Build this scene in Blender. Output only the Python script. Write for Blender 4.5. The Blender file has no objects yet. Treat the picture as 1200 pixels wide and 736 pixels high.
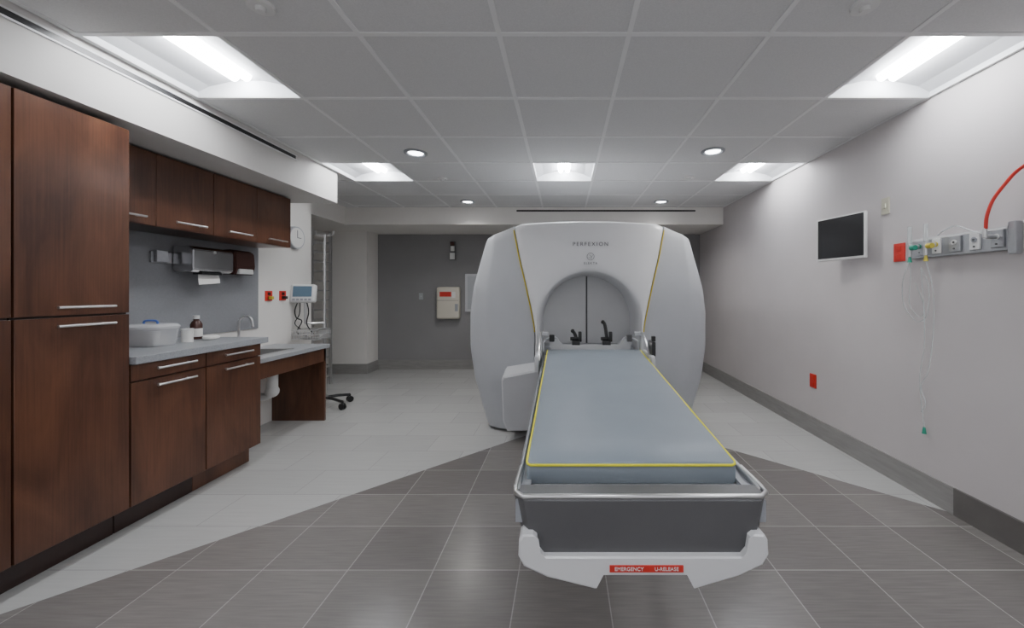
import bpy, bmesh, math, random
from mathutils import Vector, Matrix
random.seed(4)
SC = bpy.context.scene
COL = SC.collection
WL = {}

# ---------------------------------------------------------------- materials
def new_mat(name):
    m = bpy.data.materials.new(name); m.use_nodes = True
    nt = m.node_tree
    return m, nt, nt.nodes["Principled BSDF"]

def mat(name, col, rough=0.5, metal=0.0, var=0.06, scale=8.0, bump=0.0, bscale=60.0, stretch=(1,1,1), spec=None, alpha=None, trans=None):
    m, nt, b = new_mat(name)
    tc = nt.nodes.new("ShaderNodeTexCoord")
    mp = nt.nodes.new("ShaderNodeMapping"); mp.inputs["Scale"].default_value = stretch
    nt.links.new(tc.outputs["Object"], mp.inputs[0])
    n = nt.nodes.new("ShaderNodeTexNoise"); n.inputs["Scale"].default_value = scale
    n.inputs["Detail"].default_value = 4
    nt.links.new(mp.outputs[0], n.inputs["Vector"])
    r = nt.nodes.new("ShaderNodeValToRGB")
    c0 = [max(0, c*(1-var)) for c in col]; c1 = [min(1, c*(1+var)) for c in col]
    r.color_ramp.elements[0].color = (*c0, 1); r.color_ramp.elements[1].color = (*c1, 1)
    r.color_ramp.elements[0].position = 0.3; r.color_ramp.elements[1].position = 0.7
    nt.links.new(n.outputs[0], r.inputs[0]); nt.links.new(r.outputs[0], b.inputs["Base Color"])
    b.inputs["Roughness"].default_value = rough; b.inputs["Metallic"].default_value = metal
    if spec is not None: b.inputs["Specular IOR Level"].default_value = spec
    if trans: b.inputs["Transmission Weight"].default_value = trans
    if alpha: b.inputs["Alpha"].default_value = alpha
    if bump:
        n2 = nt.nodes.new("ShaderNodeTexNoise"); n2.inputs["Scale"].default_value = bscale
        nt.links.new(mp.outputs[0], n2.inputs["Vector"])
        bp = nt.nodes.new("ShaderNodeBump"); bp.inputs["Strength"].default_value = bump
        bp.inputs["Distance"].default_value = 0.004
        nt.links.new(n2.outputs[0], bp.inputs["Height"]); nt.links.new(bp.outputs[0], b.inputs["Normal"])
    return m

def emis(name, col, s):
    m, nt, b = new_mat(name)
    b.inputs["Base Color"].default_value = (*col, 1)
    b.inputs["Emission Color"].default_value = (*col, 1)
    b.inputs["Emission Strength"].default_value = s
    return m

def wood(name, dark, light):
    m, nt, b = new_mat(name)
    tc = nt.nodes.new("ShaderNodeTexCoord")
    oi = nt.nodes.new("ShaderNodeObjectInfo")
    ad = nt.nodes.new("ShaderNodeVectorMath"); ad.operation = 'ADD'
    cb = nt.nodes.new("ShaderNodeCombineXYZ")
    ml = nt.nodes.new("ShaderNodeMath"); ml.operation = 'MULTIPLY'; ml.inputs[1].default_value = 7.0
    nt.links.new(oi.outputs["Random"], ml.inputs[0]); nt.links.new(ml.outputs[0], cb.inputs[1])
    nt.links.new(tc.outputs["Object"], ad.inputs[0]); nt.links.new(cb.outputs[0], ad.inputs[1])
    mp = nt.nodes.new("ShaderNodeMapping"); mp.inputs["Scale"].default_value = (4.5, 4.5, 1.4)
    nt.links.new(ad.outputs[0], mp.inputs[0])
    n = nt.nodes.new("ShaderNodeTexNoise"); n.inputs["Scale"].default_value = 1.2
    n.inputs["Detail"].default_value = 5; n.inputs["Distortion"].default_value = 0.9
    nt.links.new(mp.outputs[0], n.inputs["Vector"])
    mp2 = nt.nodes.new("ShaderNodeMapping"); mp2.inputs["Scale"].default_value = (140, 140, 3)
    nt.links.new(ad.outputs[0], mp2.inputs[0])
    n2 = nt.nodes.new("ShaderNodeTexNoise"); n2.inputs["Scale"].default_value = 1.0
    nt.links.new(mp2.outputs[0], n2.inputs["Vector"])
    mx = nt.nodes.new("ShaderNodeMath"); mx.operation = 'MULTIPLY_ADD'
    mx.inputs[1].default_value = 0.26; nt.links.new(n2.outputs[0], mx.inputs[0])
    m3 = nt.nodes.new("ShaderNodeMath"); m3.operation = 'MULTIPLY'; m3.inputs[1].default_value = 0.76
    nt.links.new(n.outputs[0], m3.inputs[0]); nt.links.new(m3.outputs[0], mx.inputs[2])
    r = nt.nodes.new("ShaderNodeValToRGB")
    r.color_ramp.elements[0].position = 0.34; r.color_ramp.elements[1].position = 0.68
    r.color_ramp.elements[0].color = (*dark, 1); r.color_ramp.elements[1].color = (*light, 1)
    nt.links.new(mx.outputs[0], r.inputs[0]); nt.links.new(r.outputs[0], b.inputs["Base Color"])
    b.inputs["Roughness"].default_value = 0.28
    return m

def floor_mat():
    m, nt, b = new_mat("tile_floor")
    L = nt.links.new
    tc = nt.nodes.new("ShaderNodeTexCoord")
    sx = nt.nodes.new("ShaderNodeSeparateXYZ"); L(tc.outputs["Object"], sx.inputs[0])
    def M(op, a, c=None, d=None):
        n = nt.nodes.new("ShaderNodeMath"); n.operation = op
        for i, v in enumerate((a, c, d)):
            if v is None: continue
            if isinstance(v, (int, float)): n.inputs[i].default_value = v
            else: L(v, n.inputs[i])
        return n.outputs[0]
    X, Y = sx.outputs[0], sx.outputs[1]
    d1 = M('SUBTRACT', M('ADD', X, 3.82), Y)
    d2 = M('SUBTRACT', M('SUBTRACT', 4.54, X), Y)
    mask = M('GREATER_THAN', M('MINIMUM', d1, d2), 0.0)
    def bricks(w, h, ox, oy, mort, off=0.0):
        mp = nt.nodes.new("ShaderNodeMapping"); mp.inputs["Location"].default_value = (-ox, -oy, 0)
        L(tc.outputs["Object"], mp.inputs[0])
        br = nt.nodes.new("ShaderNodeTexBrick")
        br.offset = off; br.squash = 1.0
        br.inputs["Scale"].default_value = 1.0
        br.inputs["Brick Width"].default_value = w; br.inputs["Row Height"].default_value = h
        br.inputs["Mortar Size"].default_value = mort; br.inputs["Mortar Smooth"].default_value = 0.0
        br.inputs["Bias"].default_value = 0.0
        L(mp.outputs[0], br.inputs["Vector"])
        return br
    W, H = 0.40, 0.335
    bd = bricks(W, H, -0.21 - 20*W, 1.794 - 20*H, 0.0024)
    bd.inputs["Color1"].default_value = (*DARKT[0], 1); bd.inputs["Color2"].default_value = (*DARKT[1], 1)
    bd.inputs["Mortar"].default_value = (0.36, 0.35, 0.335, 1)
    bl = bricks(0.61, H, -0.21 - 20*0.61, 1.794 - 20*H, 0.0022, 0.5)
    bl.inputs["Color1"].default_value = (*LIGHTT[0], 1); bl.inputs["Color2"].default_value = (*LIGHTT[1], 1)
    bl.inputs["Mortar"].default_value = (0.34, 0.34, 0.33, 1)
    mx = nt.nodes.new("ShaderNodeMix"); mx.data_type = 'RGBA'
    L(mask, mx.inputs[0]); L(bl.outputs[0], mx.inputs[6]); L(bd.outputs[0], mx.inputs[7])
    def grain(scl, lo, hi):
        mp = nt.nodes.new("ShaderNodeMapping"); mp.inputs["Scale"].default_value = scl
        L(tc.outputs["Object"], mp.inputs[0])
        n = nt.nodes.new("ShaderNodeTexNoise"); n.inputs["Scale"].default_value = 1.5; n.inputs["Detail"].default_value = 5
        L(mp.outputs[0], n.inputs["Vector"])
        r = nt.nodes.new("ShaderNodeValToRGB")
        r.color_ramp.elements[0].position = 0.3; r.color_ramp.elements[0].color = (lo, lo, lo, 1)
        r.color_ramp.elements[1].position = 0.7; r.color_ramp.elements[1].color = (hi, hi, hi, 1)
        L(n.outputs[0], r.inputs[0]); return r.outputs[0]
    gd = grain((4, 70, 1), 0.89, 1.10); gl = grain((2, 40, 1), 0.96, 1.03)
    gm = nt.nodes.new("ShaderNodeMix"); gm.data_type = 'RGBA'
    L(mask, gm.inputs[0]); L(gl, gm.inputs[6]); L(gd, gm.inputs[7])
    mu = nt.nodes.new("ShaderNodeMix"); mu.data_type = 'RGBA'; mu.blend_type = 'MULTIPLY'; mu.inputs[0].default_value = 1
    L(mx.outputs[2], mu.inputs[6]); L(gm.outputs[2], mu.inputs[7])
    L(mu.outputs[2], b.inputs["Base Color"])
    b.inputs["Roughness"].default_value = 0.24
    return m
DARKT = ((0.158, 0.147, 0.139), (0.222, 0.208, 0.197))
LIGHTT = ((0.45, 0.452, 0.44), (0.49, 0.492, 0.48))

M_FLOOR = floor_mat()
M_CEIL = mat("ceiling_tile", (0.66, 0.66, 0.66), 0.9, var=0.05, scale=160, bump=0.15, bscale=250)
M_GRID = mat("grid_metal", (0.78, 0.78, 0.78), 0.5, var=0.02)
M_WALL = mat("painted_wall", (0.580, 0.545, 0.545), 0.7, var=0.02, scale=3, bump=0.08, bscale=200)
M_WHITEW = mat("painted_white", (0.64, 0.622, 0.60), 0.7, var=0.02, scale=3)
M_PIER = mat("painted_pier", (0.80, 0.775, 0.74), 0.7, var=0.02, scale=3)
M_GRAYW = mat("painted_gray", (0.25, 0.245, 0.247), 0.7, var=0.03, scale=3)
M_BASE = mat("base_tile", (0.28, 0.272, 0.262), 0.45, var=0.1, scale=6, stretch=(1, 1, 8))
M_BASED = mat("base_tile_dark", (0.13, 0.122, 0.115), 0.45, var=0.1, scale=6)
M_WOOD = wood("mahogany_veneer", (0.055, 0.021, 0.012), (0.145, 0.060, 0.032))
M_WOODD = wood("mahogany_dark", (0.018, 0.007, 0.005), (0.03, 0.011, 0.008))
M_STEEL = mat("brushed_steel", (0.72, 0.72, 0.72), 0.3, 1.0, var=0.05, scale=30, stretch=(1, 1, 10))
M_STEELD = mat("steel_dull", (0.42, 0.43, 0.45), 0.4, 0.8, var=0.05, scale=30)
M_STEELX = mat("polished_steel", (0.60, 0.60, 0.61), 0.2, 1.0, var=0.05, scale=20)
M_TOP = mat("gray_solid_surface", (0.33, 0.345, 0.365), 0.3, var=0.15, scale=150)
M_SPLASH = mat("gray_splash", (0.25, 0.255, 0.27), 0.5, var=0.04, scale=80)
M_MWHITE = mat("machine_white", (0.72, 0.725, 0.74), 0.3, var=0.01)
M_MGRAY = mat("machine_gray", (0.43, 0.445, 0.47), 0.38, var=0.015)
M_MPALE = mat("machine_pale_gray", (0.54, 0.55, 0.57), 0.38, var=0.015)
M_MGRAY2 = mat("machine_mid_gray", (0.32, 0.335, 0.36), 0.4, var=0.02)
M_DOOR = mat("bore_gray", (0.60, 0.605, 0.61), 0.4, var=0.015)
M_DGRAY = mat("dark_gray", (0.085, 0.085, 0.088), 0.4, var=0.05)
M_BUMP = mat("bumper_gray", (0.092, 0.092, 0.096), 0.42, var=0.05)
M_BLACK = mat("black_plastic", (0.012, 0.012, 0.013), 0.35, var=0.1)
M_SCREEN = mat("screen_glass", (0.006, 0.006, 0.008), 0.25, var=0.05)
M_CUSH = mat("vinyl_blue_gray", (0.225, 0.262, 0.298), 0.42, var=0.04, scale=4, bump=0.15, bscale=5)
M_YEL = mat("yellow_piping", (0.85, 0.80, 0.02), 0.5, var=0.03)
M_GOLD = mat("ochre_line", (0.55, 0.43, 0.03), 0.5, var=0.03)
M_RED = mat("red_plastic", (0.60, 0.03, 0.02), 0.4, var=0.04)
M_WHITE = mat("white_plastic", (0.72, 0.72, 0.71), 0.4, var=0.02)
M_CREAM = mat("cream_plastic", (0.66, 0.62, 0.53), 0.45, var=0.02)
M_MILKY = mat("milky_plastic", (0.92, 0.93, 0.95), 0.25, var=0.02, alpha=0.5)
M_BEIGE = mat("beige_plastic", (0.55, 0.53, 0.42), 0.45, var=0.02)
M_BLUE = mat("blue_plastic", (0.06, 0.14, 0.50), 0.4, var=0.04)
M_GREEN = mat("green_plastic", (0.02, 0.30, 0.20), 0.4, var=0.04)
M_YELP = mat("yellow_plastic", (0.60, 0.50, 0.06), 0.4, var=0.04)
M_BROWN = mat("brown_plastic", (0.07, 0.03, 0.025), 0.25, var=0.05)
M_CLEAR = mat("clear_tube", (0.75, 0.80, 0.80), 0.2, var=0.02, alpha=0.40)
M_PAPER = mat("paper", (0.8, 0.79, 0.76), 0.8, var=0.02)
M_TEXT = mat("gray_ink", (0.10, 0.10, 0.11), 0.5, var=0.02)
M_TEXTW = mat("white_ink", (0.8, 0.8, 0.8), 0.5, var=0.02)
M_LAMP = emis("lamp_lens", (0.95, 0.97, 1.0), 54)
M_DOWN = emis("downlight_lens", (0.95, 0.97, 1.0), 12)
M_TROFF = mat("troffer_white", (0.76, 0.77, 0.79), 0.6, var=0.01)
M_LCD = emis("lcd_blue", (0.08, 0.13, 0.18), 0.25)

# ---------------------------------------------------------------- mesh kit
class Mesh:
    def __init__(s): s.bm = bmesh.new()
    def box(s, x0, x1, y0, y1, z0, z1, bev=0.0, seg=2, mtx=None):
        g = bmesh.ops.create_cube(s.bm, size=1.0)
        vs = g['verts']
        for v in vs:
            v.co = Vector(((x0+x1)/2 + v.co.x*(x1-x0), (y0+y1)/2 + v.co.y*(y1-y0), (z0+z1)/2 + v.co.z*(z1-z0)))
        if bev > 0:
            es = list({e for v in vs for e in v.link_edges})
            r = bmesh.ops.bevel(s.bm, geom=es, offset=bev, segments=seg, affect='EDGES', profile=0.5)
            vs = list({v for f in r['faces'] for v in f.verts} | {v for v in vs if v.is_valid})
        if mtx is not None:
            for v in vs: v.co = mtx @ v.co
        return s
    def cyl(s, p0, p1, r, r2=None, n=20):
        p0, p1 = Vector(p0), Vector(p1); d = p1-p0
        q = d.to_track_quat('Z', 'Y').to_matrix().to_4x4()
        bmesh.ops.create_cone(s.bm, cap_ends=True, segments=n, radius1=r, radius2=r if r2 is None else r2,
                              depth=d.length, matrix=Matrix.Translation((p0+p1)/2) @ q)
        return s
    def sph(s, c, r, sc=(1, 1, 1)):
        bmesh.ops.create_uvsphere(s.bm, u_segments=16, v_segments=10, radius=r,
                                  matrix=Matrix.Translation(c) @ Matrix.Diagonal((*sc, 1)))
        return s
    def tube(s, pts, r, n=8, closed=False, smooth=0):
        pts = [Vector(p) for p in pts]
        if smooth: pts = catmull(pts, smooth, closed)
        N = len(pts); rings = []; up = None
        for i, p in enumerate(pts):
            if closed: t = pts[(i+1) % N] - pts[i-1]
            else: t = pts[min(i+1, N-1)] - pts[max(i-1, 0)]
            t.normalize()
            if up is None:
                up = Vector((0, 0, 1)) if abs(t.z) < 0.9 else Vector((1, 0, 0))
            a = up - t*up.dot(t); a.normalize(); up = a; b = t.cross(a)
            rings.append([s.bm.verts.new(p + r*(math.cos(2*math.pi*k/n)*a + math.sin(2*math.pi*k/n)*b)) for k in range(n)])
        rng = range(N) if closed else range(N-1)
        for i in rng:
            A, B = rings[i], rings[(i+1) % N]
            for k in range(n): s.bm.faces.new((A[k], A[(k+1) % n], B[(k+1) % n], B[k]))
        if not closed:
            s.bm.faces.new(rings[0][::-1]); s.bm.faces.new(rings[-1])
        return s
    def loft(s, rings, closed=True, caps=True):
        R = [[s.bm.verts.new(p) for p in r] for r in rings]; n = len(R[0])
        for i in range(len(R)-1):
            for k in range(n if closed else n-1):
                s.bm.faces.new((R[i][k], R[i][(k+1) % n], R[i+1][(k+1) % n], R[i+1][k]))
        if caps and closed:
            s.bm.faces.new(R[0][::-1]); s.bm.faces.new(R[-1])
        return s
    def prism(s, pts, axis, a0, a1, bev=0.0):
        def P(p, a):
            if axis == 'y': return (p[0], a, p[1])
            if axis == 'x': return (a, p[0], p[1])
            return (p[0], p[1], a)
        A = [s.bm.verts.new(P(p, a0)) for p in pts]; B = [s.bm.verts.new(P(p, a1)) for p in pts]; n = len(pts)
        fs = [s.bm.faces.new(A[::-1]), s.bm.faces.new(B)]
        for k in range(n): fs.append(s.bm.faces.new((A[k], A[(k+1) % n], B[(k+1) % n], B[k])))
        if bev:
            es = list({e for f in fs for e in f.edges})
            bmesh.ops.bevel(s.bm, geom=es, offset=bev, segments=2, affect='EDGES')
        return s
    def done(s, name, m, parent=None, smooth=False, label=None, category=None, kind=None, origin=None, group=None):
        bm = s.bm
        bmesh.ops.recalc_face_normals(bm, faces=bm.faces[:])
        xs = [v.co for v in bm.verts]
        if origin is None:
            lo = Vector((min(c.x for c in xs), min(c.y for c in xs), min(c.z for c in xs)))
            hi = Vector((max(c.x for c in xs), max(c.y for c in xs), max(c.z for c in xs)))
            origin = (lo+hi)/2
            if parent is None: origin.z = lo.z
        origin = Vector(origin)
        for v in bm.verts: v.co -= origin
        me = bpy.data.meshes.new(name); bm.to_mesh(me); bm.free()
        for p in me.polygons: p.use_smooth = smooth
        if smooth:
            try: me.set_sharp_from_angle(angle=math.radians(40))
            except Exception: pass
        me.materials.append(m)
        o = bpy.data.objects.new(name, me); COL.objects.link(o)
        place(o, origin, parent)
        tag(o, label, category, kind, group)
        return o

def place(o, w, parent):
    w = Vector(w); WL[o.name] = w
    if parent is not None:
        o.parent = parent; o.location = w - WL[parent.name]
    else: o.location = w
def tag(o, label=None, category=None, kind=None, group=None):
    if label: o["label"] = label
    if category: o["category"] = category
    if kind: o["kind"] = kind
    if group: o["group"] = group
def thing(name, loc, label, category, group=None):
    o = bpy.data.objects.new(name, None); o.empty_display_size = 0.1; COL.objects.link(o)
    place(o, loc, None); tag(o, label, category, None, group)
    return o
def struct(name, m, *boxes, kind="structure"):
    q = Mesh()
    for b in boxes: q.box(*b)
    return q.done(name, m, kind=kind, origin=(0, 0, 0))
def catmull(pts, k, closed=False):
    out = []; N = len(pts)
    for i in range(N if closed else N-1):
        g = (lambda j: pts[j % N]) if closed else (lambda j: pts[min(max(j, 0), N-1)])
        p0, p1, p2, p3 = g(i-1), g(i), g(i+1), g(i+2)
        for j in range(k):
            t = j/k
            out.append(0.5*((2*p1)+(p2-p0)*t+(2*p0-5*p1+4*p2-p3)*t*t+(3*p1-p0-3*p2+p3)*t**3))
    if not closed: out.append(pts[-1])
    return out
def interp(z, tab):
    if z <= tab[0][0]: return tab[0][1]
    for (a, b), (c, d) in zip(tab, tab[1:]):
        if z <= c: return b + (d-b)*(z-a)/(c-a)
    return tab[-1][1]
def text(name, s, size, mtx, m, parent, spacing=1.0, origin=None):
    cu = bpy.data.curves.new(name+"_c", 'FONT'); cu.body = s; cu.size = size
    cu.align_x = 'CENTER'; cu.align_y = 'CENTER'; cu.space_character = spacing; cu.extrude = 0.0008
    t = bpy.data.objects.new(name+"_t", cu); COL.objects.link(t)
    bpy.context.view_layer.update()
    dg = bpy.context.evaluated_depsgraph_get()
    me = bpy.data.meshes.new_from_object(t.evaluated_get(dg))
    bpy.data.objects.remove(t, do_unlink=True)
    w = mtx.to_translation()
    me.transform(Matrix.Translation(-w) @ mtx)
    me.name = name; me.materials.clear(); me.materials.append(m)
    o = bpy.data.objects.new(name, me); COL.objects.link(o); place(o, w, parent)
    return o
FACE_CAM = Matrix.Rotation(math.radians(90), 4, 'X')       # text facing -Y

# ---------------------------------------------------------------- camera
cam_d = bpy.data.cameras.new("camera"); cam = bpy.data.objects.new("camera", cam_d); COL.objects.link(cam)
cam.location = (0, 0, 1.3); cam.rotation_euler = (math.radians(90), 0, 0)
cam_d.sensor_width = 36; cam_d.sensor_fit = 'HORIZONTAL'
cam_d.lens = 450/1200*36; cam_d.shift_x = -61/1200; cam_d.shift_y = -26/1200
cam_d.clip_start = 0.05
SC.camera = cam

# ---------------------------------------------------------------- room
CZ = 2.51; XR = 2.28; XL = -2.95; YB = 6.45; Y0 = -0.6
struct("floor", M_FLOOR, (-4.6, XR+0.1, Y0, YB+0.1, -0.05, 0))
struct("wall_right", M_WALL, (XR, XR+0.1, Y0, YB+0.1, 0, CZ+0.15))
struct("wall_left", M_PIER, (XL-0.15, XL, Y0, 4.48, 0, CZ+0.15))
struct("wall_recess", M_PIER, (-4.7, -4.6, 4.3, 6.2, 0, CZ), (-4.6, XL-0.15, 4.3, 4.48, 0, CZ))
struct("wall_pier", M_PIER, (-4.6, -3.126, 6.09, YB, 0, 2.265))
struct("wall_back", M_GRAYW, (-3.126, XR, YB, YB+0.1, 0, 2.4))
struct("trim_1", M_PIER, (-4.6, XR, 5.5, YB, 2.265, CZ), (-4.6, -3.13, 4.48, 5.5, 2.265, CZ))   # bulkhead
struct("trim_2", M_WHITEW, (XL, -2.31, Y0, 3.91, 2.203, CZ))                                  # soffit over cabinets
struct("trim_3", M_BLACK, (-2.312, -2.305, Y0, 3.30, 2.440, 2.468))                          # linear slot
struct("trim_4", M_BLACK, (-0.68, 1.88, 5.494, 5.502, 2.448, 2.472))
struct("trim_5", M_GRID, (-2.309, -2.303, Y0, 3.32, 2.431, 2.440), (-2.309, -2.303, Y0, 3.32, 2.468, 2.477))
struct("baseboard_right", M_BASE, (XR-0.014, XR, 2.235, YB, 0, 0.158))
struct("baseboard_front", M_BASED, (XR-0.0145, XR, Y0, 2.235, 0, 0.158))
struct("baseboard_back", M_BASE, (-3.126, XR-0.014, YB-0.014, YB, 0, 0.158))
struct("baseboard_pier", M_BASE, (-4.6, -3.112, 6.076, 6.09, 0, 0.158), (-3.126, -3.112, 6.09, YB-0.014, 0, 0.158))
struct("baseboard_left", M_BASE, (XL, XL+0.012, 3.92, 4.48, 0, 0.158))

# ceiling cells
xs = [-4.6, -3.605, -2.945, -2.285, -1.625, -0.965, -0.305, 0.305, 0.965, 1.625, XR]
ys = [Y0, 0.009] + [1.80+0.597*k for k in range(-2, 7)] + [5.5]
lights = [(3, 1.80), (9, 1.80), (3, 3.591), (6, 3.591), (9, 3.591), (3, 0.009), (9, 0.009), (6, 0.009)]  # closing entries hang over the camera, out of view, added for fill light
def islight(i, y): return any(i == a and abs(y-b) < 0.02 for a, b in lights)
q = Mesh()
for i in range(len(xs)-1):
    for j in range(len(ys)-1):
        if ys[j+1]-ys[j] < 0.02 or islight(i, ys[j]): continue
        q.box(xs[i], xs[i+1], ys[j], ys[j+1], CZ, CZ+0.02)
q.done("ceiling", M_CEIL, kind="structure", origin=(0, 0, 0))
q = Mesh()
for x in xs[1:-1]: q.box(x-0.012, x+0.012, Y0, 5.5, CZ-0.004, CZ+0.003)
for y in ys[1:-1]: q.box(-2.31 if y < 3.9 else XL, XR, y-0.012, y+0.012, CZ-0.0045, CZ+0.003)
q.box(XR-0.02, XR, Y0, 5.5, CZ-0.004, CZ)
q.done("trim_6", M_GRID, kind="structure", origin=(0, 0, 0))

for (i, y) in lights:
    x0, x1 = xs[i]+0.014, xs[i+1]-0.014
    y0, y1 = y+0.014, y+0.597-0.014
    xc = (x0+x1)/2; w = (x1-x0)/2
    T = thing("ceiling_light_fixture", (xc, (y0+y1)/2, CZ), "square recessed white troffer with two glowing tubes in the tile ceiling", "ceiling light", "square recessed troffers in the ceiling")
    q = Mesh()
    prof = [(-w, 0), (-w, .03), (-w+.07, .065), (-0.09, .10), (0, .10), (0.09, .10), (w-.07, .065), (w, .03), (w, 0)]
    q.loft([[(xc+a, yy, CZ+b) for a, b in prof] for yy in (y0, y1)], closed=False)
    for yy, s in ((y0, 1), (y1, -1)):
        q.loft([[(x0, yy, CZ), (x1, yy, CZ)], [(x0, yy, CZ+.10), (x1, yy, CZ+.10)]], closed=False)
    q.box(x0-.004, x1+.004, y0-.004, y1+.004, CZ+.105, CZ+.12)
    q.done("housing", M_TROFF, T)
    for s in (-1, 1):
        q = Mesh(); c = xc+s*0.036
        prof = [(.026*math.cos(math.pi*k/8), .026*math.sin(math.pi*k/8)) for k in range(9)]
        rr = []
        for yy, f in ((y0+.045, .3), (y0+.05, .75), (y0+.062, 1), (y1-.062, 1), (y1-.05, .75), (y1-.045, .3)):
            rr.append([(c+a*f, yy, CZ+.098-b*1.4*f) for a, b in prof])
        q.loft(rr)
        q.done("lamp_lens", M_LAMP, T, smooth=True)

for (x, y) in ((-1.29, 3.34), (1.28, 3.30), (-1.29, 5.14), (1.30, 5.14)):
    T = thing("downlight", (x, y, CZ), "small round recessed downlight with bright lens", "downlight", "round downlights in the ceiling")
    q = Mesh(); N = 28
    def rg(r, z): return [(x+r*math.cos(2*math.pi*k/N), y+r*math.sin(2*math.pi*k/N), z) for k in range(N)]
    q.loft([rg(.098, CZ), rg(.098, CZ-.008), rg(.078, CZ-.014), rg(.062, CZ-.002)], caps=False)
    q.done("trim_ring", M_MGRAY2, T, smooth=True)
    Mesh().cyl((x, y, CZ-.006), (x, y, CZ-.001), .062).done("lens", M_DOWN, T)
    ld = bpy.data.lights.new("downlight_beam", 'SPOT'); ld.energy = 42; ld.spot_size = math.radians(140); ld.spot_blend = 1.0
    ld.shadow_soft_size = .06; ld.color = (1, .97, .93)
    lo = bpy.data.objects.new("downlight_beam", ld); COL.objects.link(lo); place(lo, (x, y, CZ-.03), T)
for (x, y) in ((-1.28, 1.62), (1.27, 1.62), (-1.30, 4.10), (1.32, 4.05)):
    q = Mesh(); q.cyl((x, y, CZ-.012), (x, y, CZ+.002), .05, .055).cyl((x, y, CZ-.03), (x, y, CZ-.012), .018, .02)
    q.done("sprinkler_head", M_WHITE, smooth=True, label="small white ceiling sprinkler head", category="sprinkler", group="ceiling sprinkler heads")

# ---------------------------------------------------------------- cabinets
def handle(x, y0, y1, z, parent):
    q = Mesh(); q.cyl((x+.032, y0, z), (x+.032, y1, z), .0065, n=12)
    for y in (y0+.03, y1-.03): q.cyl((x-.001, y, z), (x+.032, y, z), .005, n=10)
    q.done("handle", M_STEEL, parent, smooth=True, label="brushed steel bar handle")
XF = -2.33
for (a, b) in ((1.17, 1.62), (1.625, 2.06)):
    T = thing("tall_cabinet", (-2.64, (a+b)/2, 0), "full-height dark mahogany cabinet with two stacked doors", "cabinet", "tall mahogany cabinets along the wall")
    q = Mesh(); q.box(XL+.001, XF-.02, a, b, .13, 2.17); q.box(XL+.001, XF-.09, a+.001, b-.001, 0.0, .13)
    q.done("body", M_WOODD, T)
    q = Mesh(); q.box(XL+.001, XF-.021, b-.0005, b+.0008, .13, 2.17); q.done("side_panel", M_WOOD, T)
    for (z0, z1, hz) in ((1.19, 2.165, 1.228), (.14, 1.18, 1.142)):
        d = Mesh().box(XF-.019, XF, a+.002, b-.002, z0, z1, .001, 1).done("door", M_WOOD, T)
        handle(XF, a+.12, a+.345, hz, d)
for (a, b) in ((2.065, 2.498), (2.502, 2.95)):
    T = thing("base_cabinet", (-2.64, (a+b)/2, 0), "dark mahogany base cabinet with one drawer above a door", "cabinet", "mahogany base cabinets under the gray worktop")
    q = Mesh(); q.box(XL+.001, XF-.02, a, b, .13, .905); q.box(XL+.001, XF-.09, a, b, 0, .13)
    q.done("body", M_WOOD if b > 2.9 else M_WOODD, T)
    d = Mesh().box(XF-.019, XF, a+.002, b-.002, .815, .903, .001, 1).done("drawer", M_WOOD, T)
    handle(XF, a+.11, a+.34, .868, d)
    d = Mesh().box(XF-.019, XF, a+.002, b-.002, .14, .807, .001, 1).done("door", M_WOOD, T)
    handle(XF, a+.11, a+.34, .772, d)
XU = -2.62
for k in range(2):
    a = 2.063+k*.81; b = a+.808
    T = thing("wall_cabinet", (-2.79, (a+b)/2, 1.72), "dark mahogany two-door wall cabinet mounted under the soffit", "cabinet", "mahogany wall cabinets")
    Mesh().box(XL+.001, XU-.02, a, b, 1.72, 2.19).done("body", M_WOOD if k else M_WOODD, T)
    for j in range(2):
        c = a+j*.404
        d = Mesh().box(XU-.019, XU, c+.002, c+.402, 1.722, 2.188, .001, 1).done("door", M_WOOD, T)
        handle(XU, c+.10, c+.32, 1.768, d)
Mesh().box(XL+.001, -2.30, 2.065, 2.99, .907, .95, .004).done("worktop", M_TOP, label="speckled gray solid-surface worktop on the base cabinets", category="countertop")
Mesh().box(XL, XL+.012, 2.065, 3.69, .951, 1.719).done("trim_7", M_SPLASH, kind="structure")
# lower sink counter
T = thing("sink_counter", (-2.67, 3.45, 0), "lower gray sink counter with mahogany apron and end panel", "counter")
q = Mesh(); zt, zb = .77, .735
q.box(XL+.001, -2.85, 2.992, 3.92, zb, zt); q.box(-2.53, -2.39, 2.992, 3.92, zb, zt)
q.box(-2.85, -2.53, 2.992, 3.13, zb, zt); q.box(-2.85, -2.53, 3.56, 3.92, zb, zt)
q.done("worktop", M_TOP, T)
Mesh().box(-2.445, -2.42, 2.955, 3.90, .60, .734).done("apron", M_WOOD, T)
Mesh().box(XL+.001, -2.42, 3.875, 3.90, 0, .734).done("end_panel", M_WOOD, T)
q = Mesh(); q.box(-2.845, -2.535, 3.135, 3.555, .62, .63)
for b in ((-2.848, -2.84, 3.13, 3.56), (-2.54, -2.532, 3.13, 3.56), (-2.84, -2.54, 3.13, 3.138), (-2.84, -2.54, 3.552, 3.56)): q.box(*b, .62, .772)
q.box(-2.862, -2.518, 3.118, 3.13, .77, .774).box(-2.862, -2.518, 3.56, 3.572, .77, .774).box(-2.532, -2.518, 3.118, 3.572, .77, .774)
q.done("sink_basin", M_STEEL, T)
tx_, ty_ = -2.585, 3.40
q = Mesh(); q.cyl((tx_, ty_, .42), (tx_, ty_, .62), .045); q.sph((tx_, ty_, .42), .055)
q.tube([(tx_, ty_, .41), (tx_-.06, ty_+.01, .37), (tx_-.18, ty_+.02, .37), (-2.90, ty_+.03, .40)], .033, 12, smooth=5)
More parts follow.
